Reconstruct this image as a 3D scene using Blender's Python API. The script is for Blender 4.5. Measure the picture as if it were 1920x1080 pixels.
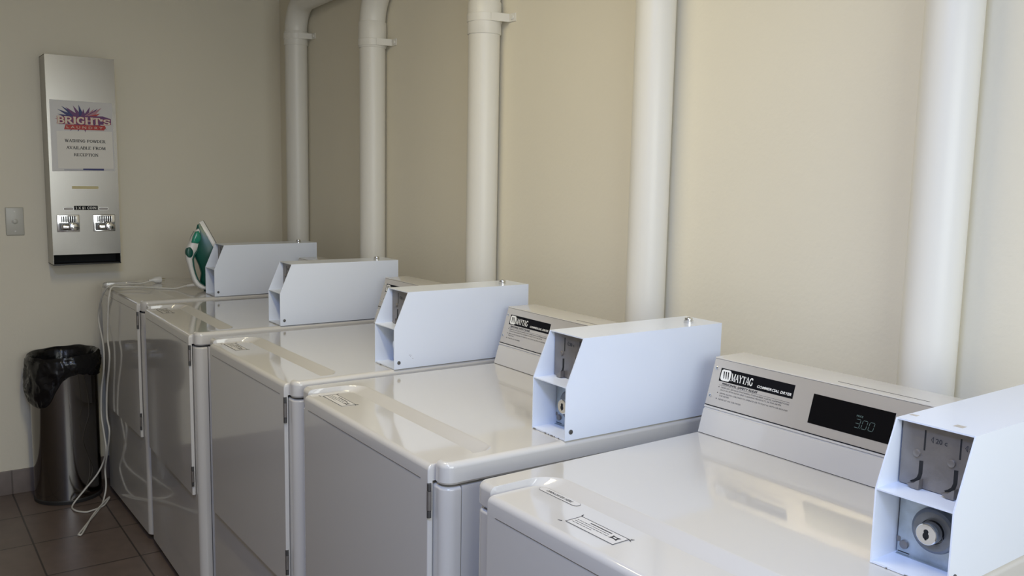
import bpy, bmesh, math, random
from mathutils import Vector, Matrix, noise
random.seed(7)
for o in list(bpy.data.objects): bpy.data.objects.remove(o)
SC = bpy.context.scene
COL = SC.collection
PI = math.pi

# ------------------------------------------------------------------ camera
FPX = 1669.58
fwd = Vector((-0.80768, 0.57610, -0.12554)); rgt = Vector((0.57864, 0.81536, 0.018864)); upv = Vector((-0.11323, 0.05741, 0.99191))
cd = bpy.data.cameras.new('camera'); cam = bpy.data.objects.new('camera', cd); COL.objects.link(cam)
cam.matrix_world = Matrix(((rgt.x, upv.x, -fwd.x, 2.68971), (rgt.y, upv.y, -fwd.y, -0.79324), (rgt.z, upv.z, -fwd.z, 1.42358), (0, 0, 0, 1)))
cd.sensor_width = 36; cd.sensor_fit = 'HORIZONTAL'; cd.lens = FPX * 36 / 1920; cd.clip_start = 0.02
SC.camera = cam

# ------------------------------------------------------------------ world, lights, exposure
w = bpy.data.worlds.new('world'); SC.world = w; w.use_nodes = True
w.node_tree.nodes['Background'].inputs[0].default_value = (0.62, 0.78, 1.0, 1)
w.node_tree.nodes['Background'].inputs[1].default_value = 0.15

def area(name, loc, rot, sx, sy, power, col, spread=PI):
    l = bpy.data.lights.new(name, 'AREA'); l.shape = 'RECTANGLE'; l.size = sx; l.size_y = sy; l.energy = power; l.color = col; l.spread = spread
    o = bpy.data.objects.new(name, l); COL.objects.link(o); o.location = loc; o.rotation_euler = rot
    return o
ROOM_X1 = 3.58; ROOM_Y0 = -2.0; CEIL = 2.5
WIN = (-1.10, 0.50, 0.90, 2.10)      # window opening in the right-hand wall: y0 y1 z0 z1
FILL_HOLE = (2.15, 2.75, -1.15, -0.75)     # added, unseen ceiling opening that houses the cool fill light: x0 x1 y0 y1
area('window_daylight', (ROOM_X1 + 0.01, (WIN[0] + WIN[1]) / 2, (WIN[2] + WIN[3]) / 2), (0, math.radians(75), 0), 1.2, 1.6, 22, (0.95, 1.0, 0.98), math.radians(160))
area('added_cool_fill', (2.45, -0.95, CEIL + 0.005), (0, 0, 0), 0.6, 0.4, 37, (0.42, 0.56, 1.0))  # added cool fill from overhead, no known source behind it
area('ceiling_lamp_light', (1.05, -0.3, CEIL - 0.09), (0, 0, 0), 1.15, 0.12, 15, (1.0, 0.87, 0.53))
SC.view_settings.view_transform = 'Standard'; SC.view_settings.look = 'None'; SC.view_settings.gamma = 1; SC.view_settings.use_curve_mapping = False
SC.view_settings.exposure = 0.0

# ------------------------------------------------------------------ materials
def mat(name, col, rough=0.5, metal=0.0, coat=0.0, bump=0.0, bscale=40, var=0.0, vscale=6, emit=None, stretch=None, spec=0.5):
    m = bpy.data.materials.new(name); m.use_nodes = True; nt = m.node_tree; b = nt.nodes['Principled BSDF']
    b.inputs['Base Color'].default_value = (*col, 1); b.inputs['Roughness'].default_value = rough; b.inputs['Metallic'].default_value = metal
    b.inputs['Coat Weight'].default_value = coat; b.inputs['Coat Roughness'].default_value = 0.04; b.inputs['Specular IOR Level'].default_value = spec
    tc = nt.nodes.new('ShaderNodeTexCoord'); mp = nt.nodes.new('ShaderNodeMapping'); nt.links.new(tc.outputs['Object'], mp.inputs[0])
    if stretch: mp.inputs['Scale'].default_value = stretch
    if var > 0:
        n = nt.nodes.new('ShaderNodeTexNoise'); n.inputs['Scale'].default_value = vscale; n.inputs['Detail'].default_value = 5
        nt.links.new(mp.outputs[0], n.inputs['Vector'])
        r = nt.nodes.new('ShaderNodeValToRGB'); r.color_ramp.elements[0].position = 0.3; r.color_ramp.elements[1].position = 0.7
        r.color_ramp.elements[0].color = (*[c * (1 - var) for c in col], 1); r.color_ramp.elements[1].color = (*[min(1, c * (1 + var)) for c in col], 1)
        nt.links.new(n.outputs[0], r.inputs[0]); nt.links.new(r.outputs[0], b.inputs['Base Color'])
    if bump > 0:
        n = nt.nodes.new('ShaderNodeTexNoise'); n.inputs['Scale'].default_value = bscale; n.inputs['Detail'].default_value = 4
        nt.links.new(mp.outputs[0], n.inputs['Vector'])
        bp = nt.nodes.new('ShaderNodeBump'); bp.inputs['Strength'].default_value = bump; bp.inputs['Distance'].default_value = 0.002
        nt.links.new(n.outputs[0], bp.inputs['Height']); nt.links.new(bp.outputs[0], b.inputs['Normal'])
    if emit:
        b.inputs['Emission Color'].default_value = (*emit[0], 1); b.inputs['Emission Strength'].default_value = emit[1]
    return m
M = {}
M['enamel'] = mat('white_enamel', (0.605, 0.585, 0.55), 0.10, coat=0.5, bump=0.012, bscale=14)
M['coinwhite'] = mat('coin_box_white_paint', (0.75, 0.80, 0.895), 0.28, bump=0.03, bscale=60, coat=0.15)
M['wall'] = mat('cream_wall_paint', (0.79, 0.74, 0.61), 0.55, bump=0.25, bscale=90, var=0.015, vscale=2)
M['wallfront'] = mat('taupe_wall_paint', (0.36, 0.33, 0.29), 0.6, bump=0.2, bscale=90)
M['ceiling'] = mat('ceiling_paint', (0.55, 0.52, 0.44), 0.8)
M['pipe'] = mat('white_pipe_paint', (0.765, 0.745, 0.685), 0.38, bump=0.08, bscale=12)
M['steel'] = mat('stainless_steel', (0.34, 0.325, 0.30), 0.25, 1.0, bump=0.010, bscale=60, stretch=(1, 12, 1))
M['steelbin'] = mat('bin_steel', (0.23, 0.22, 0.21), 0.11, 1.0, bump=0.04, bscale=8)
M['zinc'] = mat('brushed_zinc_plate', (0.27, 0.25, 0.235), 0.42, 0.7, bump=0.2, bscale=120, var=0.12, vscale=30)
M['darkzinc'] = mat('dark_galvanised_cup', (0.22, 0.235, 0.26), 0.38, 0.8, bump=0.2, bscale=90, var=0.2, vscale=30)
M['zincblue'] = mat('galvanised_plate', (0.50, 0.55, 0.58), 0.40, 0.8, bump=0.2, bscale=90, var=0.15, vscale=40)
M['chrome'] = mat('chrome', (0.80, 0.80, 0.80), 0.10, 1.0)
M['darkmetal'] = mat('dark_metal', (0.14, 0.14, 0.14), 0.4, 0.8)
M['hole'] = mat('dark_slot', (0.012, 0.012, 0.012), 0.8)
M['black'] = mat('black_label', (0.007, 0.007, 0.009), 0.6, spec=0.06)
M['glassblack'] = mat('black_display_glass', (0.004, 0.004, 0.005), 0.10, spec=0.25)
M['ink'] = mat('black_ink', (0.03, 0.03, 0.035), 0.6)
M['whiteink'] = mat('white_print', (0.85, 0.84, 0.80), 0.5)
M['silver'] = mat('silver_nameplate', (0.61, 0.57, 0.515), 0.36, 0.45, bump=0.05, bscale=200)
M['digits'] = mat('lit_digits', (0.05, 0.08, 0.08), 0.5, emit=((0.40, 0.60, 0.57), 0.14))
M['paper'] = mat('grey_laminated_paper', (0.60, 0.585, 0.575), 0.25)
M['paper2'] = mat('notice_paper', (0.74, 0.71, 0.65), 0.35)
M['sticker'] = mat('white_sticker', (0.64, 0.62, 0.59), 0.3)
M['red'] = mat('red_print', (0.45, 0.035, 0.03), 0.5)
M['blue'] = mat('blue_print', (0.03, 0.035, 0.16), 0.5)
M['purple'] = mat('purple_print', (0.13, 0.035, 0.15), 0.5)
M['pinkprint'] = mat('mauve_print', (0.42, 0.20, 0.24), 0.5)
M['creamprint'] = mat('cream_print', (0.70, 0.62, 0.52), 0.5)
M['brass'] = mat('brass_strip', (0.42, 0.36, 0.20), 0.45, 0.5)
M['plastic'] = mat('white_plastic', (0.72, 0.71, 0.68), 0.32)
M['switch'] = mat('switch_plastic', (0.55, 0.54, 0.48), 0.3)
M['bag'] = mat('black_plastic_bag', (0.005, 0.005, 0.006), 0.22, coat=0.0, bump=0.9, bscale=38)
M['blackplastic'] = mat('black_plastic', (0.02, 0.02, 0.02), 0.45)
M['green'] = mat('dark_green_plastic', (0.006, 0.085, 0.062), 0.30)
M['green2'] = mat('bright_green_plastic', (0.02, 0.26, 0.17), 0.15, coat=0.3)
M['cord'] = mat('white_cord', (0.66, 0.64, 0.58), 0.7, bump=0.6, bscale=350)
M['frame'] = mat('window_frame_paint', (0.75, 0.74, 0.70), 0.4)
M['lamp'] = mat('lamp_tube', (0.9, 0.9, 0.85), 0.4, emit=((1.0, 0.86, 0.6), 3.0))

def tile_mat(name, c1, c2, grout, sx, sy, ox, oy, rough, axes='XY'):
    m = bpy.data.materials.new(name); m.use_nodes = True; nt = m.node_tree; b = nt.nodes['Principled BSDF']; L = nt.links.new
    tc = nt.nodes.new('ShaderNodeTexCoord'); sep = nt.nodes.new('ShaderNodeSeparateXYZ'); L(tc.outputs['Object'], sep.inputs[0])
    cb = nt.nodes.new('ShaderNodeCombineXYZ')
    def scaled(out, s, o):
        a = nt.nodes.new('ShaderNodeMath'); a.operation = 'SUBTRACT'; L(out, a.inputs[0]); a.inputs[1].default_value = o
        d = nt.nodes.new('ShaderNodeMath'); d.operation = 'DIVIDE'; L(a.outputs[0], d.inputs[0]); d.inputs[1].default_value = s; return d.outputs[0]
    L(scaled(sep.outputs[axes[0]], sx, ox), cb.inputs[0]); L(scaled(sep.outputs[axes[1]], sy, oy), cb.inputs[1])
    br = nt.nodes.new('ShaderNodeTexBrick'); br.offset = 0; br.inputs['Scale'].default_value = 1; br.inputs['Brick Width'].default_value = 1; br.inputs['Row Height'].default_value = 1
    br.inputs['Mortar Size'].default_value = 0.011; br.inputs['Mortar Smooth'].default_value = 0.2
    br.inputs['Color1'].default_value = (*c1, 1); br.inputs['Color2'].default_value = (*c2, 1); br.inputs['Mortar'].default_value = (*grout, 1)
    L(cb.outputs[0], br.inputs['Vector'])
    n = nt.nodes.new('ShaderNodeTexNoise'); n.inputs['Scale'].default_value = 18; n.inputs['Detail'].default_value = 6; L(tc.outputs['Object'], n.inputs['Vector'])
    mr = nt.nodes.new('ShaderNodeMapRange'); mr.inputs[3].default_value = 0.75; mr.inputs[4].default_value = 1.25; L(n.outputs[0], mr.inputs[0])
    mx = nt.nodes.new('ShaderNodeMix'); mx.data_type = 'RGBA'; mx.blend_type = 'MULTIPLY'; mx.inputs[0].default_value = 1
    L(br.outputs[0], mx.inputs[6]); L(mr.outputs[0], mx.inputs[7]); L(mx.outputs[2], b.inputs['Base Color']); b.inputs['Roughness'].default_value = rough
    bp = nt.nodes.new('ShaderNodeBump'); bp.inputs['Strength'].default_value = 0.5; bp.inputs['Distance'].default_value = 0.002; bp.invert = True
    L(br.outputs[1], bp.inputs['Height']); L(bp.outputs[0], b.inputs['Normal'])
    return m
M['floor'] = tile_mat('brown_floor_tile', (0.150, 0.112, 0.092), (0.132, 0.098, 0.081), (0.040, 0.031, 0.026), 0.325, 0.31, -0.985, -0.382, 0.32)
M['skirt'] = tile_mat('taupe_skirting_tile', (0.20, 0.165, 0.15), (0.18, 0.15, 0.135), (0.11, 0.09, 0.08), 0.31, 0.4, -0.382, -0.2, 0.35, 'YZ')
M['skirtx'] = tile_mat('taupe_skirting_tile_back', (0.20, 0.165, 0.15), (0.18, 0.15, 0.135), (0.11, 0.09, 0.08), 0.325, 0.4, -0.985, -0.2, 0.35, 'XZ')

# ------------------------------------------------------------------ mesh builder
class MB:
    def __init__(s): s.v = []; s.f = []; s.m = []; s.mats = []; s.T = Matrix.Identity(4)
    def mi(s, m):
        if m not in s.mats: s.mats.append(m)
        return s.mats.index(m)
    def add(s, vs, fs, m):
        b = len(s.v); k = s.mi(m)
        s.v += [tuple(s.T @ Vector(p)) for p in vs]
        for f in fs: s.f.append([b + i for i in f]); s.m.append(k)
    def box(s, a, b, m, r=0.0):
        if r > 0:
            x0, y0, z0 = a; x1, y1, z1 = b; r = min(r, (x1 - x0) / 2.01, (y1 - y0) / 2.01, (z1 - z0) / 2.01)
            rings = []
            for k in range(5):
                t = k / 4 * PI / 2; rings.append((rrect(x0 + r - r * math.sin(t), x1 - r + r * math.sin(t), y0 + r - r * math.sin(t), y1 - r + r * math.sin(t), max(r * math.sin(t), r * 0.05), 4), z0 + r - r * math.cos(t)))
            for k in range(5):
                t = k / 4 * PI / 2; rings.append((rrect(x0 + r - r * math.cos(t), x1 - r + r * math.cos(t), y0 + r - r * math.cos(t), y1 - r + r * math.cos(t), max(r * math.cos(t), r * 0.05), 4), z1 - r + r * math.sin(t)))
            s.loft([[(p[0], p[1], z) for p in o] for o, z in rings], m); return
        x0, y0, z0 = a; x1, y1, z1 = b
        s.add([(x0, y0, z0), (x1, y0, z0), (x1, y1, z0), (x0, y1, z0), (x0, y0, z1), (x1, y0, z1), (x1, y1, z1), (x0, y1, z1)],
              [(0, 3, 2, 1), (4, 5, 6, 7), (0, 1, 5, 4), (1, 2, 6, 5), (2, 3, 7, 6), (3, 0, 4, 7)], m)
    def loft(s, rings, m, cap=True, closed=True):
        n = len(rings[0]); vs = [p for r in rings for p in r]; fs = []
        for i in range(len(rings) - 1):
            for j in range(n if closed else n - 1):
                k = (j + 1) % n; fs.append((i * n + j, i * n + k, (i + 1) * n + k, (i + 1) * n + j))
        if cap: fs.append(tuple(range(n))[::-1]); fs.append(tuple((len(rings) - 1) * n + j for j in range(n)))
        s.add(vs, fs, m)
    def prism(s, pts, axis, a, b, m):            # pts: 2D polygon; axis 'x','y','z' extrusion from a to b
        def P(p, t): return {'x': (t, p[0], p[1]), 'y': (p[0], t, p[1]), 'z': (p[0], p[1], t)}[axis]
        s.loft([[P(p, a) for p in pts], [P(p, b) for p in pts]], m)
    def cyl(s, p, q, r, m, n=24, r2=None, bev=0.0):
        p = Vector(p); q = Vector(q); d = (q - p); L = d.length; d.normalize(); r2 = r if r2 is None else r2
        a = d.orthogonal().normalized(); b = d.cross(a)
        prof = [(0, r), (L, r2)] if bev == 0 else [(0, r), (L - bev, r2), (L - bev * 0.3, r2 - bev * 0.3), (L, r2 - bev)]
        s.loft([[tuple(p + d * h + a * rr * math.cos(2 * PI * k / n) + b * rr * math.sin(2 * PI * k / n)) for k in range(n)] for h, rr in prof], m)
    def tube(s, pts, r, m, n=12, cap=True):
        pts = [Vector(p) for p in pts]; rings = []; a = None
        for i, p in enumerate(pts):
            d = (pts[min(i + 1, len(pts) - 1)] - pts[max(i - 1, 0)]).normalized()
            if a is None: a = d.orthogonal().normalized()
            a = (a - d * a.dot(d)).normalized(); b = d.cross(a); rr = r[i] if isinstance(r, (list, tuple)) else r
            rings.append([tuple(p + a * rr * math.cos(2 * PI * k / n) + b * rr * math.sin(2 * PI * k / n)) for k in range(n)])
        s.loft(rings, m, cap)
    def quad(s, pts, m): s.add(pts, [tuple(range(len(pts)))], m)
    def build(s, name, parent=None, smooth=40):
        me = bpy.data.meshes.new(name); me.from_pydata(s.v, [], s.f)
        for m in s.mats: me.materials.append(M[m])
        for p, k in zip(me.polygons, s.m): p.material_index = k
        bm = bmesh.new(); bm.from_mesh(me); bmesh.ops.remove_doubles(bm, verts=bm.verts, dist=1e-6)
        bmesh.ops.recalc_face_normals(bm, faces=bm.faces) if smooth is not None else None
        bm.to_mesh(me); bm.free()
        if smooth:
            for p in me.polygons: p.use_smooth = True
            me.set_sharp_from_angle(angle=math.radians(smooth))
        o = bpy.data.objects.new(name, me); COL.objects.link(o)
        if parent: o.parent = parent
        return o

def weighted(o):
    m = o.modifiers.new('weighted_normals', 'WEIGHTED_NORMAL'); m.keep_sharp = True; m.weight = 90
def rrect(x0, x1, y0, y1, r, n=6):
    rs = r if isinstance(r, (tuple, list)) else (r, r, r, r)   # corners: x0y0, x1y0, x1y1, x0y1
    out = []
    for (cx, cy, a0, rr) in ((x0, y0, PI, rs[0]), (x1, y0, 1.5 * PI, rs[1]), (x1, y1, 0, rs[2]), (x0, y1, 0.5 * PI, rs[3])):
        ox = cx + (rr if cx == x0 else -rr); oy = cy + (rr if cy == y0 else -rr)
        for k in range(n + 1):
            t = a0 + PI / 2 * k / n; out.append((ox + rr * math.cos(t), oy + rr * math.sin(t)))
    return out
def catmull(pts, n=8):
    pts = [Vector(p) for p in pts]; out = []
    for i in range(len(pts) - 1):
        p0 = pts[max(i - 1, 0)]; p1 = pts[i]; p2 = pts[i + 1]; p3 = pts[min(i + 2, len(pts) - 1)]
        for k in range(n):
            t = k / n; out.append(0.5 * ((2 * p1) + (p2 - p0) * t + (2 * p0 - 5 * p1 + 4 * p2 - p3) * t * t + (3 * p1 - p0 - 3 * p2 + p3) * t ** 3))
    out.append(pts[-1]); return out
def empty(name, loc, rz=0, label=None, cat=None, group=None):
    o = bpy.data.objects.new(name, None); COL.objects.link(o); o.location = loc; o.rotation_euler = (0, 0, rz); o.empty_display_size = 0.1
    tag(o, label, cat, group); return o
def tag(o, label=None, cat=None, group=None, kind=None):
    for k, v in (('label', label), ('category', cat), ('group', group), ('kind', kind)):
        if v: o[k] = v
    return o

# ---- lettering: built-in sans outlines for the small print, own serif strokes for the big names
def text_geo(body, size, align='LEFT', shear=0.0, offset=0.0, xscale=1.0):
    cu = bpy.data.curves.new('t', 'FONT'); cu.body = body; cu.size = size; cu.align_x = align; cu.shear = shear; cu.offset = offset; cu.resolution_u = 2
    o = bpy.data.objects.new('t', cu); COL.objects.link(o)
    dg = bpy.context.evaluated_depsgraph_get(); dg.update(); me = o.evaluated_get(dg).to_mesh()
    vs = [(v.co.x * xscale, v.co.y, 0) for v in me.vertices]; fs = [tuple(p.vertices) for p in me.polygons]
    o.evaluated_get(dg).to_mesh_clear(); bpy.data.objects.remove(o); bpy.data.curves.remove(cu)
    return vs, fs
def text(mb, body, size, T, m, width=None, **kw):
    vs, fs = text_geo(body, size, **kw)
    if not vs: return
    if width:
        x0 = min(v[0] for v in vs); x1 = max(v[0] for v in vs); k = width / (x1 - x0)
        vs = [((v[0] - x0) * k, v[1], 0) for v in vs]
    old = mb.T; mb.T = old @ T; mb.add(vs, fs, m); mb.T = old
def arc(cx, cy, rx, ry, a0, a1, n=12):
    return [(cx + rx * math.cos(math.radians(a0 + (a1 - a0) * k / n)), cy + ry * math.sin(math.radians(a0 + (a1 - a0) * k / n))) for k in range(n + 1)]
TK, TN = 0.17, 0.07
SERIF = {
 'M': (0.95, [([(0.14, 0), (0.14, 1)], TN), ([(0.16, 1), (0.48, 0.05)], TK), ([(0.48, 0.05), (0.80, 1)], TN), ([(0.82, 0), (0.82, 1)], TK)], [(0.14, 0), (0.14, 1), (0.82, 0), (0.82, 1)]),
 'A': (0.80, [([(0.08, 0), (0.38, 1)], TN), ([(0.38, 1), (0.70, 0)], TK), ([(0.20, 0.36), (0.58, 0.36)], TN)], [(0.08, 0), (0.70, 0)]),
 'Y': (0.78, [([(0.10, 1), (0.38, 0.45)], TK), ([(0.68, 1), (0.38, 0.45)], TN), ([(0.39, 0), (0.39, 0.47)], TK)], [(0.10, 1), (0.68, 1), (0.39, 0)]),
 'T': (0.72, [([(0.04, 0.96), (0.68, 0.96)], TN), ([(0.36, 0), (0.36, 0.96)], TK), ([(0.06, 0.96), (0.06, 0.74)], TN), ([(0.66, 0.96), (0.66, 0.74)], TN)], [(0.36, 0)]),
 'G': (0.84, [(arc(0.44, 0.5, 0.34, 0.47, 50, 310), TK), ([(0.66, 0.12), (0.66, 0.42)], TK), ([(0.68, 0.98), (0.68, 0.70)], TN)], [(0.64, 0.42)]),
 'B': (0.76, [([(0.15, 0), (0.15, 1)], TK), ([(0.15, 0.97)] + arc(0.38, 0.75, 0.22, 0.22, 90, -90) + [(0.15, 0.53)], TN + .04), ([(0.15, 0.52)] + arc(0.40, 0.27, 0.26, 0.25, 90, -90) + [(0.15, 0.02)], TN + .04)], [(0.12, 0), (0.12, 1)]),
 'R': (0.82, [([(0.15, 0), (0.15, 1)], TK), ([(0.15, 0.97)] + arc(0.40, 0.74, 0.24, 0.23, 90, -90) + [(0.15, 0.51)], TN + .04), ([(0.38, 0.5), (0.72, 0)], TK)], [(0.15, 0), (0.12, 1), (0.72, 0)]),
 'I': (0.42, [([(0.21, 0), (0.21, 1)], TK)], [(0.21, 0), (0.21, 1)]),
 'H': (0.88, [([(0.17, 0), (0.17, 1)], TK), ([(0.71, 0), (0.71, 1)], TK), ([(0.17, 0.5), (0.71, 0.5)], TN)], [(0.17, 0), (0.17, 1), (0.71, 0), (0.71, 1)]),
 'S': (0.66, [(arc(0.33, 0.74, 0.22, 0.23, 40, 260, 10) + arc(0.33, 0.26, 0.22, 0.24, 80, -140, 10), 0.13), ([(0.54, 0.98), (0.54, 0.72)], TN), ([(0.10, 0.28), (0.10, 0.02)], TN)], []),
 "'": (0.28, [([(0.16, 1), (0.10, 0.68)], TK)], []),
 'W': (1.10, [([(0.10, 1), (0.34, 0)], TK), ([(0.34, 0), (0.54, 0.95)], TN), ([(0.54, 0.95), (0.78, 0)], TK), ([(0.78, 0), (1.00, 1)], TN)], [(0.10, 1), (1.00, 1), (0.54, 1)]),
 'N': (0.86, [([(0.14, 0), (0.14, 1)], TN), ([(0.14, 1), (0.70, 0)], TK), ([(0.70, 0), (0.70, 1)], TN)], [(0.14, 0), (0.12, 1), (0.70, 1)]),
 'P': (0.72, [([(0.15, 0), (0.15, 1)], TK), ([(0.15, 0.97)] + arc(0.38, 0.73, 0.24, 0.24, 90, -90) + [(0.15, 0.49)], TN + .04)], [(0.15, 0), (0.12, 1)]),
 'O': (0.86, [(arc(0.43, 0.5, 0.33, 0.47, 0, 360, 18), 0.13)], []),
 'D': (0.84, [([(0.15, 0), (0.15, 1)], TK), ([(0.15, 0.97), (0.32, 0.97)] + arc(0.36, 0.5, 0.36, 0.47, 80, -80) + [(0.32, 0.03), (0.15, 0.03)], TN + .04)], [(0.12, 0), (0.12, 1)]),
 'E': (0.74, [([(0.15, 0), (0.15, 1)], TK), ([(0.15, 0.97), (0.62, 0.97)], TN), ([(0.15, 0.5), (0.50, 0.5)], TN), ([(0.15, 0.03), (0.64, 0.03)], TN), ([(0.62, 1), (0.62, 0.80)], TN), ([(0.64, 0), (0.64, 0.22)], TN)], [(0.12, 0), (0.12, 1)]),
 'V': (0.80, [([(0.10, 1), (0.40, 0)], TK), ([(0.40, 0), (0.68, 1)], TN)], [(0.10, 1), (0.68, 1)]),
 'L': (0.68, [([(0.15, 0), (0.15, 1)], TK), ([(0.15, 0.03), (0.60, 0.03)], TN), ([(0.60, 0), (0.60, 0.25)], TN)], [(0.12, 0), (0.15, 1)]),
 'F': (0.70, [([(0.15, 0), (0.15, 1)], TK), ([(0.15, 0.97), (0.62, 0.97)], TN), ([(0.15, 0.5), (0.48, 0.5)], TN), ([(0.62, 1), (0.62, 0.76)], TN)], [(0.15, 0), (0.12, 1)]),
 'C': (0.78, [(arc(0.43, 0.5, 0.33, 0.47, 50, 310), 0.14), ([(0.66, 0.98), (0.66, 0.72)], TN)], []),
 ' ': (0.45, [], []),
}
def serif(mb, s, x0, x1, z0, h, T, m, grow=0.0):
    tot = sum(SERIF[c][0] for c in s); k = (x1 - x0) / tot; x = x0; vs = []; fs = []
    def seg(a, b, w):
        d = Vector((b[0] - a[0], b[1] - a[1])); d = d.normalized() if d.length > 1e-9 else Vector((1, 0)); n = Vector((-d.y, d.x)) * w / 2; e = d * (w * 0.18 if w > 0.1 else 0.0)
        i = len(vs); vs.extend([(a[0] - e.x + n.x, a[1] - e.y + n.y), (a[0] - e.x - n.x, a[1] - e.y - n.y), (b[0] + e.x - n.x, b[1] + e.y - n.y), (b[0] + e.x + n.x, b[1] + e.y + n.y)]); fs.append((i, i + 1, i + 2, i + 3))
    out = []
    for c in s:
        wd, strokes, ser = SERIF[c]; vs = []; fs = []
        for pts, wdt in strokes:
            for a, b in zip(pts, pts[1:]): seg(a, b, wdt + grow)
        for sx, sy in ser: seg((sx - 0.13, sy), (sx + 0.13, sy), 0.06 + grow)
        old = mb.T; mb.T = old @ T
        mb.add([(x + p[0] * k, z0 + p[1] * h, (i // 4) * 4e-6) for i, p in enumerate(vs)], fs, m); mb.T = old
        x += wd * k

# ------------------------------------------------------------------ the room
def struct(o): o['kind'] = 'structure'; return o
WX = -1.62; WY = 0.858
b = MB(); b.box((WX - 0.12, ROOM_Y0 - 0.12, -0.1), (ROOM_X1 + 0.12, WY + 0.12, 0), 'floor'); struct(b.build('floor', smooth=0))
b = MB(); cx0, cx1, cy0, cy1 = WX - 0.12, ROOM_X1 + 0.12, ROOM_Y0 - 0.12, WY + 0.12
for q in ((cx0, cy0, FILL_HOLE[0], cy1), (FILL_HOLE[1], cy0, cx1, cy1), (FILL_HOLE[0], cy0, FILL_HOLE[1], FILL_HOLE[2]), (FILL_HOLE[0], FILL_HOLE[3], FILL_HOLE[1], cy1)): b.box((q[0], q[1], CEIL), (q[2], q[3], CEIL + 0.1), 'ceiling')
struct(b.build('ceiling', smooth=0))
b = MB()
for q in ((FILL_HOLE[0], FILL_HOLE[2], FILL_HOLE[0] + 0.03, FILL_HOLE[3]), (FILL_HOLE[1] - 0.03, FILL_HOLE[2], FILL_HOLE[1], FILL_HOLE[3]), (FILL_HOLE[0], FILL_HOLE[2], FILL_HOLE[1], FILL_HOLE[2] + 0.03), (FILL_HOLE[0], FILL_HOLE[3] - 0.03, FILL_HOLE[1], FILL_HOLE[3])): b.box((q[0], q[1], CEIL + 0.02), (q[2], q[3], CEIL + 0.09), 'frame')
struct(b.build('added_fill_frame', smooth=0))  # frame of the made-up ceiling opening around the cool fill
b = MB(); b.box((WX - 0.12, ROOM_Y0 - 0.12, 0), (WX, WY + 0.12, CEIL), 'wall'); struct(b.build('wall_left', smooth=0))
b = MB(); b.box((WX, WY, 0), (ROOM_X1, WY + 0.12, CEIL), 'wall'); struct(b.build('wall_back', smooth=0))
b = MB(); b.box((WX, ROOM_Y0 - 0.12, 0), (ROOM_X1, ROOM_Y0, CEIL), 'wallfront'); struct(b.build('wall_front', smooth=0))
b = MB()
b.box((ROOM_X1, ROOM_Y0 - 0.12, 0), (ROOM_X1 + 0.12, WIN[0], CEIL), 'wall'); b.box((ROOM_X1, WIN[1], 0), (ROOM_X1 + 0.12, WY + 0.12, CEIL), 'wall')
b.box((ROOM_X1, WIN[0], 0), (ROOM_X1 + 0.12, WIN[1], WIN[2]), 'wall'); b.box((ROOM_X1, WIN[0], WIN[3]), (ROOM_X1 + 0.12, WIN[1], CEIL), 'wall')
struct(b.build('wall_right', smooth=0))
b = MB(); fx0, fx1 = ROOM_X1 + 0.02, ROOM_X1 + 0.07
b.box((fx0, WIN[0], WIN[2]), (fx1, WIN[0] + 0.05, WIN[3]), 'frame'); b.box((fx0, WIN[1] - 0.05, WIN[2]), (fx1, WIN[1], WIN[3]), 'frame')
b.box((fx0, WIN[0], WIN[2]), (fx1, WIN[1], WIN[2] + 0.05), 'frame'); b.box((fx0, WIN[0], WIN[3] - 0.05), (fx1, WIN[1], WIN[3]), 'frame')
ym = (WIN[0] + WIN[1]) / 2; b.box((fx0, ym - 0.025, WIN[2]), (fx1, ym + 0.025, WIN[3]), 'frame'); struct(b.build('window_1', smooth=0))
b = MB(); b.box((WX, ROOM_Y0, 0), (WX + 0.009, WY, 0.107), 'skirt', 0.002); struct(b.build('baseboard_left'))
b = MB(); b.box((WX + 0.009, WY - 0.009, 0), (ROOM_X1, WY, 0.107), 'skirtx', 0.002); struct(b.build('baseboard_back'))
# ceiling batten lamp (above the frame)
lt = empty('ceiling_lamp', (1.05, -0.3, CEIL), 0, 'slim batten lamp fixed to the ceiling above the dryers', 'lamp')
b = MB(); b.box((-0.62, -0.05, -0.035), (0.62, 0.05, 0), 'frame', 0.006); b.build('housing', lt)
b = MB(); b.cyl((-0.58, 0, -0.055), (0.58, 0, -0.055), 0.016, 'lamp'); b.build('tube', lt)

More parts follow.
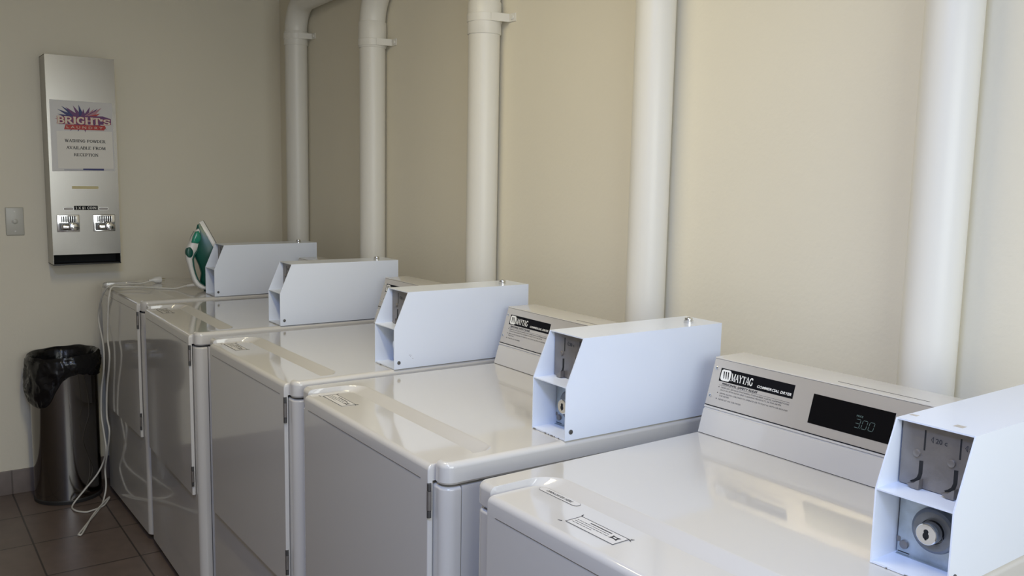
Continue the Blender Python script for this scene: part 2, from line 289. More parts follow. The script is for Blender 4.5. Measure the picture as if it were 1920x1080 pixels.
# ------------------------------------------------------------------ vent pipes on the back wall
PY = 0.8045; PR = 0.05
def pipe_thing(x, top, clampz, sockets, label):
    t = empty('vent_pipe', (x, PY, 0.0), 0, label, 'pipe', 'vertical vent pipes on the back wall')
    b = MB(); pts = [(0, 0, 0.03 + 0.15 * k) for k in range(11)] + top
    b.tube(pts, PR, 'pipe', 40)
    for z0, z1, r in sockets:
        n = 40; prof = [(z0, PR), (z0, r - 0.001), (z0 + 0.002, r), (z1 - 0.004, r), (z1, r - 0.002), (z1, PR)]
        b.loft([[(rr * math.cos(2 * PI * k / n), rr * math.sin(2 * PI * k / n), z) for k in range(n)] for z, rr in prof], 'pipe', cap=False)
    b.build('pipe', t, 30)
    for cz in clampz:
        b = MB(); n = 40; r = PR + 0.0055; h = 0.013
        prof = [(cz - h, PR), (cz - h, r - 0.001), (cz - h + 0.0015, r), (cz + h - 0.0015, r), (cz + h, r - 0.001), (cz + h, PR)]
        b.loft([[(rr * math.cos(2 * PI * k / n), rr * math.sin(2 * PI * k / n), z) for k in range(n)] for z, rr in prof], 'pipe', cap=False)
        q = [(0.0545, -0.012), (0.0562, -0.012), (0.0665, 0.0485), (0.098, 0.0505), (0.098, 0.0533), (0.0640, 0.0533), (0.0520, -0.008)]
        b.prism(q, 'z', cz - h * 0.95, cz + h * 0.95, 'pipe'); b.prism([(-q_[0], q_[1]) for q_ in q], 'z', cz - h * 0.95, cz + h * 0.95, 'pipe')
        b.box((-0.02, 0.04, cz - h), (0.02, 0.0533, cz + h), 'pipe')
        c = b.build('clamp', t, 30)
        b = MB(); b.cyl((0.083, 0.0515, cz), (0.083, 0.0455, cz), 0.0075, 'pipe', 16, bev=0.0015); b.build('screw', c, 30)
    return t
def bend(z0, ang, R, run, tail=None):          # bend toward +X starting at height z0
    out = [(0, 0, z0)]; n = 10
    for k in range(1, n + 1):
        a = math.radians(ang) * k / n; out.append((R - R * math.cos(a), 0, z0 + R * math.sin(a)))
    a = math.radians(ang); e = out[-1]
    for k in range(1, 4): out.append((e[0] + math.sin(a) * run * k / 3, 0, e[2] + math.cos(a) * run * k / 3))
    return out
pipe_thing(-1.280, bend(2.05, 88, 0.13, 0.36) + [(0.53, 0, 2.20), (0.56, 0, 2.26), (0.56, 0, 2.50)], [2.029], [(1.99, 2.052, 0.0535)], 'farthest white vent pipe, nearest the corner, elbowing right at the top')
pipe_thing(-0.510, bend(1.99, 42, 0.16, 0.20) + [(0.245, 0, 2.42), (0.25, 0, 2.50)], [1.920], [(1.90, 1.998, 0.0535)], 'second white vent pipe from the corner, leaning right above its clamp')
pipe_thing(0.272, bend(1.965, 35, 0.16, 0.20) + [(0.20, 0, 2.42), (0.205, 0, 2.50)], [1.912], [(1.862, 1.962, 0.0535)], 'middle white vent pipe with a broad clamp near the picture top')
pipe_thing(1.040, [(0, 0, 1.7), (0, 0, 2.1), (0, 0, 2.5)], [2.15], [], 'straight white vent pipe rising behind the second nearest dryer')
pipe_thing(1.802, [(0, 0, 1.7), (0, 0, 2.1), (0, 0, 2.5)], [2.15], [], 'nearest and widest looking white vent pipe, behind the nearest dryer')

# ------------------------------------------------------------------ dryers
W = 0.6856; TT = 0.041; DEP = 0.70
YB, WB, HB, HC, YC, YD = 0.2682, 0.1093, 0.1068, 0.1998, 0.0401, 0.6935
K0, K1, K2, HK = 0.5475, 0.5930, 0.6861, 0.1538
def top_panel(t):
    b = MB()
    NX0, NX1, NY = 0.052, 0.650, 0.101
    def perim(ins, z):   # open path from notch-left-front round the back to notch-right-front
        r = max(0.022 - ins, 0.004); x0, x1, y0, y1 = ins, W - ins, ins, DEP - ins; out = [(NX0 - 0.004, y0, z)]
        for cx, cy, a0 in ((x0 + r, y0 + r, 270), (x0 + r, y1 - r, 180), (x1 - r, y1 - r, 90), (x1 - r, y0 + r, 0)):
            for k in range(7):
                a = math.radians(a0 - 90 * k / 6); out.append((cx + r * math.cos(a), cy + r * math.sin(a), z))
        out.append((NX1 + 0.004, y0, z)); return out
    def notch(u, z, y0):     # u 0 = outer (upper) edge, 1 = inner (lower) edge
        ox = 0.004 * (1 - u); oy = 0.034 * (1 - u); rl = 0.030 + 0.020 * (1 - u); rr = 0.020 + 0.014 * (1 - u)
        x0, x1, y1 = NX0 - ox, NX1 + 0.004 * (1 - u), NY + oy; out = [(x0, y0, z), (x0, y1 - rl - 0.02, z)]
        for k in range(9):
            a = PI - PI / 2 * k / 8; out.append((x0 + rl + rl * math.cos(a), y1 - rl + rl * math.sin(a), z))
        out.append((x1 - rr - 0.05, y1, z))
        for k in range(7):
            a = PI / 2 - PI / 2 * k / 6; out.append((x1 - rr + rr * math.cos(a), y1 - rr + rr * math.sin(a), z))
        out.append((x1, y0, z)); return out
    R = 0.011; P = [perim(R * (1 - math.sin(a)), -R * (1 - math.cos(a)) ) for a in [PI / 2 * k / 5 for k in range(6)]]
    # perim inset: 0 -> R inset, z 0 ; last -> inset 0, z -R
    P.append(perim(0, -TT + 0.004)); P.append(perim(0.003, -TT))
    DZ = 0.0145; Nn = []
    for u, zf_ in ((0, 0), (0.06, 0.02), (0.14, 0.09), (0.24, 0.22), (0.45, 0.48), (0.70, 0.78), (0.88, 0.95), (1.0, 1.0)):
        Nn.append(notch(u, -DZ * zf_, R))
    Nn.append(notch(1.0, -TT, R))
    def strips(rs):
        n = len(rs[0]); b.add([p for r in rs for p in r], [(i * n + j, i * n + j + 1, (i + 1) * n + j + 1, (i + 1) * n + j) for i in range(len(rs) - 1) for j in range(n - 1)], 'enamel')
    strips(P); strips(Nn)
    b.add(P[0] + Nn[0][::-1], [tuple(range(len(P[0]) + len(Nn[0])))], 'enamel')
    b.add(P[-1] + Nn[-1][::-1], [tuple(range(len(P[-1]) + len(Nn[-1])))], 'enamel')
    for e in (0, -1):
        loop = [r[e] for r in P] + [r[e] for r in Nn][::-1]; b.add(loop, [tuple(range(len(loop)))], 'enamel')
    return b.build('top_panel', t, 35)
def sticker_T(x, y, z, rz=0): return Matrix.Translation((x, y, z)) @ Matrix.Rotation(rz, 4, 'Z')
def make_dryer(name, x, y, z, yaw, label, opts):
    Z0 = 0.92 + z
    t = empty(name, (x, y, 0), yaw, label, 'dryer', 'coin-operated dryers in a row')
    U = empty_offset = Matrix.Translation((0, 0, Z0))
    real = MB
    def nb(): m = real(); m.T = U.copy(); return m
    # local z is measured from the top surface (0) down to the floor (-Z0)
    def build(m, nm, par, sm=40):
        o = m.build(nm, par, sm)
        if nm in ('cabinet', 'front_panel', 'door'): weighted(o)
        return o
    b = nb(); zt = -TT - 0.005
    b.loft([[(p[0], p[1], zz) for p in rrect(0.0025, W - 0.0025, 0.038, DEP - 0.006, 0.003, 2)] for zz in (-Z0 + 0.025, zt)], 'enamel')
    for fx in (0.07, W - 0.07):
        for fy in (0.08, DEP - 0.09): b.cyl((fx, fy, -Z0), (fx, fy, -Z0 + 0.03), 0.02, 'blackplastic', 14)
    build(b, 'cabinet', t)
    b = nb(); rings = []
    for ins, zz in ((0.006, -Z0 + 0.02), (0.0, -Z0 + 0.026), (0.0, zt - 0.006), (0.002, zt - 0.002), (0.006, zt)):
        o = rrect(ins, W - ins, ins, 0.0355, (0.024, 0.024, 0.001, 0.001), 7); rings.append([(p[0], p[1], zz) for p in o])
    b.loft(rings, 'enamel'); build(b, 'front_panel', t)
    # panel with notch
    mbT = MB; tp = None
    old = U
    o = top_panel(t); o.data.transform(U); weighted(o)
    # door
    b = nb(); rings = []
    dx0, dx1, dy0 = 0.055, 0.6475, -0.012
    for ins, zz, back in ((0.004, -0.530, -0.0035), (0.0, -0.526, -0.0015), (0.0, -0.0395, -0.0015), (0.0, -0.0385, 0.0985), (0, -0.020, 0.0985), (0.0015, -0.0150, 0.0985), (0.004, -0.0120, 0.0983), (0.007, -0.0100, 0.0977), (0.011, -0.0090, 0.0965)):
        lip = zz > -0.039; e = 0 if not lip else ins
        r0 = 0.003; rb = 0.028 if lip else 0.002
        oo = rrect(dx0 + (e * 0.4 if lip else ins), dx1 - (e * 0.4 if lip else ins), dy0 + ins, back, (r0, r0, rb if back > 0.02 else 0.002, rb if back > 0.02 else 0.002), 5); rings.append([(p[0], p[1], zz) for p in oo])
    b.loft(rings, 'enamel')
    b.box((dx0 + 0.025, dy0 - 0.0006, -0.0405), (dx1 - 0.028, dy0 + 0.001, -0.0397), 'zinc')
    dr = build(b, 'door', t)
    for hz in (-0.075, -0.465):
        b = nb(); hx = dx1 + 0.001
        b.cyl((hx, dy0 + 0.002, hz - 0.032), (hx, dy0 + 0.002, hz - 0.019), 0.0042, 'darkmetal', 12)
        b.cyl((hx, dy0 + 0.002, hz - 0.018), (hx, dy0 + 0.002, hz + 0.018), 0.0046, 'zinc', 12)
        b.cyl((hx, dy0 + 0.002, hz + 0.019), (hx, dy0 + 0.002, hz + 0.032), 0.0042, 'darkmetal', 12)
        build(b, 'hinge', dr)
    sz = -0.0086
    if 'rect' in opts:
        sx, sy = opts['rect']; b = nb(); b.T = U @ sticker_T(sx, sy, sz, opts.get('rot', 0)); sw, sh = 0.108, 0.034
        b.box((0, 0, 0), (sw, sh, 0.0003), 'sticker')
        for q in (((0, 0), (sw, 0.0012)), ((0, sh - 0.0012), (sw, sh)), ((0, 0), (0.0014, sh)), ((sw - 0.0014, 0), (sw, sh))): b.box((q[0][0], q[0][1], 0.0003), (q[1][0], q[1][1], 0.0005), 'ink')
        b.box((0.030, sh - 0.0085, 0.0003), (0.078, sh - 0.0062, 0.0005), 'ink')
        rr = random.Random(3)
        for row, (xa, xb) in enumerate(((0.006, 0.078), (0.006, 0.082), (0.006, 0.050), )):
            xx = xa
            while xx < xb:
                l = rr.uniform(0.002, 0.008); b.box((xx, sh - 0.0140 - row * 0.0055, 0.0003), (min(xx + l, xb), sh - 0.0128 - row * 0.0055, 0.0005), 'ink'); xx += l + 0.0014
        q = [(0.084, 0.0135), (0.092, 0.0155), (0.1, 0.0135), (0.0985, 0.019), (0.1, 0.0245), (0.092, 0.0225), (0.084, 0.0245), (0.0855, 0.019)]
        b.prism(q, 'z', 0.0003, 0.0006, 'ink'); b.box((0.089, 0.0178, 0.0006), (0.095, 0.0202, 0.0007), 'whiteink')
        for (px, py, dxx, dyy) in ((-0.004, -0.003, -0.007, -0.003), (-0.001, sh + 0.001, -0.003, 0.007), (sw + 0.001, sh + 0.001, 0.004, 0.004), (sw + 0.001, sh - 0.001, 0.006, -0.003)):
            L = math.hypot(dxx, dyy); nx, ny = -dyy / L * 0.0012, dxx / L * 0.0012
            b.prism([(px + nx, py + ny), (px - nx, py - ny), (px + dxx, py + dyy)], 'z', 0.0, 0.0004, 'ink')
        s = build(b, 'instruction_sticker', dr, 0); s['label'] = 'white bordered sticker with small print and a dark square'
    if 'oval' in opts:
        sx, sy = opts['oval']; b = nb(); b.T = U @ sticker_T(sx, sy, sz, 0); ow, oh = 0.100, 0.0155
        def stad(i): return rrect(i, ow - i, i, oh - i, oh / 2 - i - 1e-5, 8)
        b.loft([[(p[0], p[1], zz) for p in stad(0)] for zz in (0, 0.0003)], 'ink')
        b.loft([[(p[0], p[1], zz) for p in stad(0.00045)] for zz in (0.0003, 0.00045)], 'sticker')
        text(b, 'OPEN DRYER HERE', 0.0085, Matrix.Translation((0.017, 0.0048, 0.0006)), 'ink', width=0.066, shear=0.2, offset=0.0002)
        s = build(b, 'oval_sticker', dr, 0); s['label'] = 'oval sticker reading OPEN DRYER HERE'
    # ---- console
    b = nb(); cx0, cx1 = 0.010, W - WB - 0.002
    prof = [(K0 + 0.001, 0.0015), (K0 + 0.0003, 0.004)]
    SL = math.hypot(K1 - K0, HK); uy, uz = (K1 - K0) / SL, HK / SL; ny, nz = -uz, uy   # slope unit and outward normal
    def onsl(s, d=0.0): return (K0 + uy * s + ny * d, uz * s + nz * d)
    prof = [onsl(0.0015), onsl(0.050), onsl(0.0515, -0.0022), onsl(0.0545, -0.0022), onsl(0.0555, 0.0003), onsl(0.0585, 0.0003), onsl(0.0600, -0.0016), onsl(0.1570, -0.0016), onsl(0.1580, 0.0006), onsl(SL - 0.001, 0.0), (K1 + 0.003, HK), (K2 - 0.004, HK), (K2, HK - 0.004), (K2, 0.0015)]
    b.prism(prof, 'x', cx0, cx1, 'enamel')
    b.box((0.285, K1 + 0.018, HK), (0.46, K1 + 0.0195, HK + 0.0004), 'darkmetal')
    b.box((cx0, K0 + 0.002, -0.0005), (cx1, K2 - 0.002, 0.0018), 'hole')
    con = build(b, 'console', t, 30)
    # frame on the slope: X right, Y up slope, Z outward
    Tsl = U @ Matrix(((1, 0, 0, 0), (0, uy, ny, K0), (0, uz, nz, 0), (0, 0, 0, 1)))
    b = MB(); b.T = Tsl
    b.box((cx0 + 0.0005, 0.0602, -0.0016), (cx1 - 0.0005, 0.1568, -0.0004), 'silver')
    b.box((cx0 + 0.0005, 0.0597, -0.0016), (cx1 - 0.0005, 0.0611, 0.0006), 'black')
    z1 = -0.0003
    b.box((0.031, 0.1135, -0.0004), (0.211, 0.1405, z1), 'black')
    # emblem: rounded white square with slanting bars
    lg = rrect(0.0335, 0.0585, 0.1155, 0.1385, 0.0055, 5); b.loft([[(p[0], p[1], zz) for p in lg] for zz in (z1, z1 + 0.0001)], 'whiteink')
    for k in range(3):
        xx = 0.0385 + k * 0.0055
        b.prism([(xx, 0.1345), (xx + 0.0030, 0.1345), (xx + 0.0048, 0.1205), (xx + 0.0032, 0.1195)], 'z', z1 + 0.0001, z1 + 0.0002, 'black')
    serif(b, 'MAYTAG', 0.060, 0.1155, 0.119, 0.0145, Matrix.Translation((0, 0, z1 + 0.0002)), 'whiteink')
    text(b, 'COMMERCIAL DRYER', 0.0072, Matrix.Translation((0.1265, 0.1185, z1 + 0.0002)), 'whiteink', width=0.0805, shear=0.25, offset=0.00015)
    T0 = lambda xx, s: Matrix.Translation((xx, s, -0.0002))
    text(b, 'PERSONAL SAFETY RULES', 0.0058, T0(0.041, 0.1072), 'ink', width=0.090, shear=0.3, offset=0.00022)
    b.box((0.034, 0.1052, -0.0004), (0.207, 0.1057, -0.0002), 'ink')
    for s, txt, wd, bul in ((0.1000, 'NEVER DRY ARTICLES CONTAINING FOAM RUBBER, PLASTIC, FLAMMABLE FUMES', 0.166, 1), (0.0948, 'SUCH AS PETROLEUM AND CLEANING PRODUCTS, IN THIS DRYER.', 0.150, 0), (0.0880, 'NEVER ALLOW CHILDREN TO OPERATE OR TO PLAY IN, WITH OR AROUND', 0.166, 1), (0.0828, 'THE DRYER.', 0.026, 0), (0.0755, 'NEVER SIT ON THE DRYER.', 0.058, 1)):
        text(b, txt, 0.0042, T0(0.041, s), 'ink', width=wd, shear=0.15)
        if bul: b.cyl((0.0355, s + 0.0015, -0.0004), (0.0355, s + 0.0015, -0.0001), 0.0012, 'ink', 10)
    npl = b.build('nameplate', con, 0); npl['label'] = 'silver nameplate with black brand band and safety rules'
    b = MB(); b.T = Tsl
    b.box((0.254, 0.0785, -0.0004), (0.417, 0.1335, 0.0002), 'glassblack')
    if opts.get('lit'):
        def seg7(d, ox, oy, h, wd, th=0.0007, sh=0.12):
            S = {'0': 'abcdef', '3': 'abcdg'}[d]
            P = {'a': ((0, h), (wd, h)), 'b': ((wd, h), (wd, h / 2)), 'c': ((wd, h / 2), (wd, 0)), 'd': ((0, 0), (wd, 0)), 'e': ((0, 0), (0, h / 2)), 'f': ((0, h / 2), (0, h)), 'g': ((0, h / 2), (wd, h / 2))}
            for c in S:
                (ax, ay), (bx, by) = P[c]; dx, dy = bx - ax, by - ay; L = math.hypot(dx, dy); ax += dx / L * 0.0009; ay += dy / L * 0.0009; bx -= dx / L * 0.0009; by -= dy / L * 0.0009
                nx, nyy = -dy / L * th / 2, dx / L * th / 2
                b.prism([(ox + p[0] + sh * p[1], oy + p[1]) for p in ((ax + nx, ay + nyy), (ax - nx, ay - nyy), (bx - nx, by - nyy), (bx + nx, by + nyy))], 'z', 0.0002, 0.0004, 'digits')
        for d, ox in (('3', 0.3465), ('0', 0.3600), ('0', 0.3735)): seg7(d, ox, 0.0925, 0.0150, 0.0092)
        b.cyl((0.3575, 0.0925, 0.0002), (0.3575, 0.0925, 0.0004), 0.0007, 'digits', 8)
        text(b, 'PRICE', 0.0050, Matrix.Translation((0.3475, 0.1115, 0.0004)), 'digits', width=0.0125)
    d = b.build('display', con, 0); d['label'] = 'black display window' + (' showing 3.00' if opts.get('lit') else '')
    for (sx, ss) in ((0.0195, 0.1378), (0.0190, 0.0805)):
        b = MB(); b.T = Tsl; b.cyl((sx, ss, -0.0004), (sx, ss, 0.0016), 0.0038, 'chrome', 16, bev=0.001); b.box((sx - 0.0022, ss - 0.0004, 0.0016), (sx + 0.0022, ss + 0.0004, 0.0018), 'hole'); b.box((sx - 0.0004, ss - 0.0022, 0.0016), (sx + 0.0004, ss + 0.0022, 0.0018), 'hole'); b.build('screw', con, 30)
    # ---- coin box
    b = nb(); X0, X1 = W - WB, W; th = 0.0022; zb = 0.0008
    sideprof = [(YB, zb), (YB, HB), (YB + YC, HC), (YD, HC), (YD, zb)]
    b.prism(sideprof, 'x', X1 - th, X1, 'coinwhite'); b.prism(sideprof, 'x', X0, X0 + th, 'coinwhite')
    b.box((X0 + th, YB + YC, HC - th), (X1 - th, YD, HC), 'coinwhite')
    b.box((X0 + th, YB + 0.001, zb), (X1 - th, YD, zb + 0.003), 'coinwhite'); b.box((X0 + th, YD - th, zb), (X1 - th, YD, HC - th), 'coinwhite')
    b.box((X0 + th, YB + 0.0005, HB - 0.002), (X1 - th, 0.3280, HB), 'coinwhite')
    if opts.get('patches'):
        b.box((0.579, 0.335, HC), (0.590, 0.343, HC + 0.0002), 'silver'); b.box((0.643, 0.331, HC), (0.656, 0.343, HC + 0.0002), 'silver')
    if opts.get('scuffs'):
        for (yy, zz, l, a) in ((0.315, 0.030, 0.006, 0.9), (0.321, 0.026, 0.004, -0.5), (0.312, 0.034, 0.004, 0.3)):
            b.prism([(yy, zz), (yy + l * math.cos(a), zz + l * math.sin(a)), (yy + l * math.cos(a), zz + l * math.sin(a) + 0.0008), (yy, zz + 0.0008)], 'x', X1, X1 + 0.0002, 'zinc')
    # worn lower front edge
    rr = random.Random(int(x * 100)); xx = X0 + 0.004
    while xx < X1 - 0.01:
        l = rr.uniform(0.002, 0.009)
        if rr.random() < 0.5: b.box((xx, YB - 0.0002, zb), (xx + l, YB + 0.0011, zb + 0.0014), 'zinc')
        xx += l + rr.uniform(0.003, 0.012)
    cb = build(b, 'coin_box', t, 25)
    PYM = 0.318
    b = nb(); b.box((X0 + th + 0.003, PYM, HB + 0.0012), (X1 - th - 0.0005, PYM + 0.002, HC - 0.0035), 'zinc')
    f = PYM - 0.0003
    for (sx, s0, s1) in ((0.6140, 0.161, 0.189), (0.6625, 0.161, 0.189)):
        b.box((sx - 0.0011, f, s0), (sx + 0.0011, PYM, s1), 'hole')
    for i, (rx, rz) in enumerate(((0.6045, 0.155), (0.6525, 0.1535))):
        b.cyl((rx, PYM, rz), (rx, PYM - 0.003, rz), 0.0052, 'zinc', 18, bev=0.001)
        sx = rx + 0.0065; # curved lower slot
        path = [(sx, 0.146), (sx, 0.128), (sx - 0.002, 0.122), (sx - 0.006, 0.118), (sx - 0.011, 0.115)]
        wl = 0.0027; L = [(p[0] - wl, p[1] - wl * 0.3) for p in path]; Rr = [(p[0] + wl, p[1]) for p in path]; Rr[0] = (path[0][0] + wl, path[0][1]); Rr[-1] = (path[-1][0] + 0.001, path[-1][1] - 0.005)
        Rr[-2] = (path[-2][0] + 0.002, path[-2][1] - 0.005); Rr[-3] = (path[-3][0] + 0.0025, path[-3][1] - 0.003)
        b.prism(L + Rr[::-1], 'y', f, PYM, 'hole')
    TF = Matrix(((1, 0, 0, 0), (0, 0, -1, f - 0.0001), (0, 1, 0, 0), (0, 0, 0, 1)))
    text(b, '20 c', 0.0095, TF @ Matrix.Translation((0.6285, 0.1745, 0)), 'ink', offset=0.00015)
    text(b, '$1', 0.0095, TF @ Matrix.Translation((0.6735, 0.1740, 0)), 'ink', offset=0.00015)
    for ax in (0.6225, 0.6685):
        for (p, q) in (((ax, 0.178), (ax + 0.003, 0.182)), ((ax, 0.178), (ax + 0.003, 0.174)), ((ax + 0.003, 0.182), (ax + 0.003, 0.174))):
            dx, dz = q[0] - p[0], q[1] - p[1]; L_ = math.hypot(dx, dz); nx, nz_ = -dz / L_ * 0.0003, dx / L_ * 0.0003
            b.prism([(p[0] + nx, p[1] + nz_), (p[0] - nx, p[1] - nz_), (q[0] - nx, q[1] - nz_), (q[0] + nx, q[1] + nz_)], 'y', f, PYM, 'ink')
    mp = build(b, 'coin_slot_plate', cb, 30); mp['label'] = 'brushed metal plate with coin slots'
    for lx in (0.6085, 0.6565):
        b = nb()
        b.prism([(lx - 0.011, HB + 0.0055), (lx - 0.004, HB + 0.0010), (lx + 0.0065, HB + 0.0010), (lx + 0.0070, HB + 0.015), (lx + 0.003, HB + 0.0125), (lx - 0.001, HB + 0.0085)], 'y', PYM - 0.010, PYM - 0.0005, 'zinc')
        build(b, 'coin_return_lever', cb, 30)
    PL = 0.326
    b = nb(); b.box((X0 + th + 0.003, PL, zb + 0.0035), (X1 - th - 0.0005, PL + 0.002, HB - 0.0025), 'zincblue')
    b.cyl((0.592, PL, 0.0185), (0.592, PL - 0.0035, 0.0185), 0.0062, 'zinc', 20, bev=0.0012)
    b.box((0.583, PL - 0.0004, 0.0062), (0.600, PL, 0.0074), 'hole'); b.box((0.583, PL - 0.006, 0.0040), (X1 - th - 0.0005, PL, 0.0048), 'zincblue')
    b.prism(rrect(0.580, 0.586, 0.02, 0.028, 0.002, 3), 'y', PL - 0.0004, PL, 'zinc')
    build(b, 'lock_plate', cb, 30)
    b = nb(); lx, lz = 0.6360, 0.0545
    n = 36
    def ring(r, yy): return [(lx + r * math.cos(2 * PI * k / n), yy, lz + r * math.sin(2 * PI * k / n)) for k in range(n)]
    b.loft([ring(0.0315, PL), ring(0.0312, PL - 0.0070), ring(0.0300, PL - 0.0105), ring(0.0265, PL - 0.0130), ring(0.0210, PL - 0.0135), ring(0.0168, PL - 0.0125), ring(0.0158, PL - 0.0090)], 'darkzinc')
    b.loft([ring(0.0150, PL - 0.002), ring(0.0150, PL - 0.0265), ring(0.0144, PL - 0.0280), ring(0.0135, PL - 0.0286)], 'chrome')
    yy = PL - 0.0286
    b.loft([[(lx + 0.0033 * math.cos(2 * PI * k / 16), y_, lz + 0.0038 + 0.0033 * math.sin(2 * PI * k / 16)) for k in range(16)] for y_ in (yy, yy - 0.0003)], 'hole')
    b.loft([[(lx + 0.0043 * math.cos(2 * PI * k / 16), y_, lz - 0.0020 + 0.0050 * math.sin(2 * PI * k / 16)) for k in range(16)] for y_ in (yy, yy - 0.0003)], 'hole')
    b.box((lx - 0.0012, yy - 0.0003, lz - 0.008), (lx + 0.0012, yy, lz - 0.004), 'hole')
    b.cyl((lx + 0.0132, PL - 0.012, lz - 0.004), (lx + 0.0154, PL - 0.012, lz - 0.004), 0.002, 'darkmetal', 8)
    lk = build(b, 'lock', cb, 30); lk['label'] = 'round chrome lock with keyhole'
    b = nb(); kx, ky = 0.650, 0.628
    b.cyl((kx, ky, HC), (kx, ky, HC + 0.0065), 0.0105, 'chrome', 24); b.cyl((kx, ky, HC + 0.0065), (kx, ky, HC + 0.0115), 0.0088, 'chrome', 24, bev=0.002)
    b.cyl((kx, ky, HC + 0.0115), (kx, ky, HC + 0.0118), 0.003, 'darkmetal', 12)
    build(b, 'top_lock', cb, 30)
    b = nb(); b.cyl((X1, 0.282, 0.0175), (X1 + 0.0012, 0.282, 0.0175), 0.0048, 'darkmetal', 18, bev=0.0005); b.cyl((X1 + 0.0012, 0.282, 0.0175), (X1 + 0.0014, 0.282, 0.0175), 0.0022, 'darkmetal', 6); build(b, 'screw', cb, 30)
    return t
D = [
 (-1.4523, -0.0212, 0.0128, 0.0145, 'farthest white coin-operated dryer, beside the corner, with the steam iron and its cord on top', dict()),
 (-0.7511, -0.0066, 0.0041, -0.0171, 'second farthest white coin-operated dryer, whose front mirrors the bin', dict(rect=(0.085, 0.020))),
 (0.0, 0.0, 0.0, 0.0, 'middle white coin-operated dryer of the row, coin box marked by small scuffs', dict(rect=(0.085, 0.020), scuffs=True)),
 (0.7007, 0.0089, -0.0063, -0.0162, 'second nearest white coin-operated dryer, one rectangular sticker on its lid', dict(rect=(0.088, 0.020))),
 (1.4552, 0.0160, -0.0155, 0.0124, 'nearest white coin-operated dryer, lit 3.00 display and two stickers on lid', dict(rect=(0.213, 0.026), oval=(0.076, 0.078), lit=True, patches=True)),
]
for (x, y, z, a, lab, op) in D: make_dryer('clothes_dryer', x, y, z, a, lab, op)

# ------------------------------------------------------------------ powder dispenser on the left wall
DX = -1.48; y0, y1, zB, zT = -0.199, 0.068, 1.008, 1.883
t = empty('powder_dispenser', (WX, (y0 + y1) / 2, zB), 0, 'tall stainless steel washing powder dispenser on the left wall', 'dispenser')
O = Matrix.Translation((-WX, -(y0 + y1) / 2, -zB))
def nb():
    m = MB(); m.T = O.copy(); return m
b = nb(); th = 0.002
b.box((WX, y0, zB), (DX - 0.003, y0 + th, zT), 'steel'); b.box((WX, y1 - th, zB), (DX - 0.003, y1, zT), 'steel'); b.box((WX, y0, zT - th), (DX - 0.003, y1, zT), 'steel')
b.box((WX, y0, zB), (WX + th, y1, zT), 'steel'); b.box((WX, y0, zB), (DX - 0.003, y1, zB + th), 'steel')
b.box((WX + 0.01, y0 + th, zB + 0.09), (DX - 0.012, y1 - th, zB + 0.092), 'hole'); b.box((WX + 0.04, y0 + th, zB + th), (WX + 0.042, y1 - th, zB + 0.09), 'hole'); b.box((WX + 0.04, y0 + th, zB + th), (DX - 0.006, y1 - th, zB + th + 0.001), 'hole')
b.build('housing', t, 0)
b = nb(); b.prism([(DX - 0.003, zB + 0.044), (DX, zB + 0.0445), (DX, zT - 0.0005), (DX - 0.003, zT)], 'y', y0, y1, 'steel')
fp = b.build('front_panel', t, 0)
b = nb(); b.box((DX - 0.004, y0, zB), (DX, y1, zB + 0.006), 'blackplastic', 0.001); b.build('tray_lip', t)
TW = lambda d: Matrix(((0, 0, 1, DX + d), (1, 0, 0, 0), (0, 1, 0, 0), (0, 0, 0, 1)))   # local (y, z) on the face
def face(mb, pts, d, m):
    old = mb.T; mb.T = old @ TW(d); mb.add([(p[0], p[1], 0) for p in pts], [tuple(range(len(pts)))], m); mb.T = old
b = nb()
b.prism([(-0.188, 1.404), (0.056, 1.409), (0.054, 1.697), (-0.188, 1.700)], 'x', DX, DX + 0.0006, 'paper')
b.prism([(-0.165, 1.417), (0.051, 1.419), (0.050, 1.577), (-0.166, 1.571)], 'x', DX + 0.0006, DX + 0.0009, 'paper2')
def spike(cx, cz, ang, L, wd, m, d):
    a = math.radians(ang); dx, dz = math.cos(a), math.sin(a)
    face(b, [(cx - dz * wd / 2, cz + dx * wd / 2), (cx + dz * wd / 2, cz - dx * wd / 2), (cx + dx * L, cz + dz * L)], d, m)
for i, (ya, za, m) in enumerate(((-0.145, 1.676, 'blue'), (-0.160, 1.662, 'blue'), (-0.160, 1.642, 'blue'), (-0.128, 1.672, 'purple'), (-0.100, 1.680, 'purple'), (-0.078, 1.684, 'blue'), (-0.060, 1.668, 'purple'), (-0.034, 1.677, 'purple'), (-0.018, 1.670, 'pinkprint'), (-0.004, 1.672, 'purple'), (0.012, 1.676, 'pinkprint'), (0.006, 1.652, 'red'), (-0.172, 1.622, 'pinkprint'), (0.046, 1.632, 'red'), (-0.115, 1.573, 'purple'), (-0.085, 1.571, 'blue'), (-0.055, 1.569, 'purple'), (0.030, 1.585, 'blue'))):
    cx, cz = -0.062 + (ya + 0.062) * 0.25, 1.622 + (za - 1.622) * 0.1
    dx, dz = ya - cx, za - cz; spike(cx, cz, math.degrees(math.atan2(dz, dx)), math.hypot(dx, dz), 0.024, m, 0.0009 + i * 0.00002)
face(b, [(-0.150, 1.634), (0.015, 1.640), (0.047, 1.630), (0.047, 1.606), (-0.156, 1.600)], 0.0014, 'purple')
face(b, [(-0.131, 1.600), (0.022, 1.601), (0.026, 1.592), (0.018, 1.581), (-0.137, 1.579)], 0.0015, 'red')
serif(b, "BRIGHT", -0.162, 0.004, 1.6045, 0.027, TW(0.00160), 'red', 0.13); serif(b, "BRIGHT", -0.162, 0.004, 1.6045, 0.027, TW(0.00185), 'creamprint', 0.05)
serif(b, "'S", 0.003, 0.045, 1.6045, 0.022, TW(0.00160), 'red', 0.13); serif(b, "'S", 0.003, 0.045, 1.6045, 0.022, TW(0.00185), 'creamprint', 0.05)
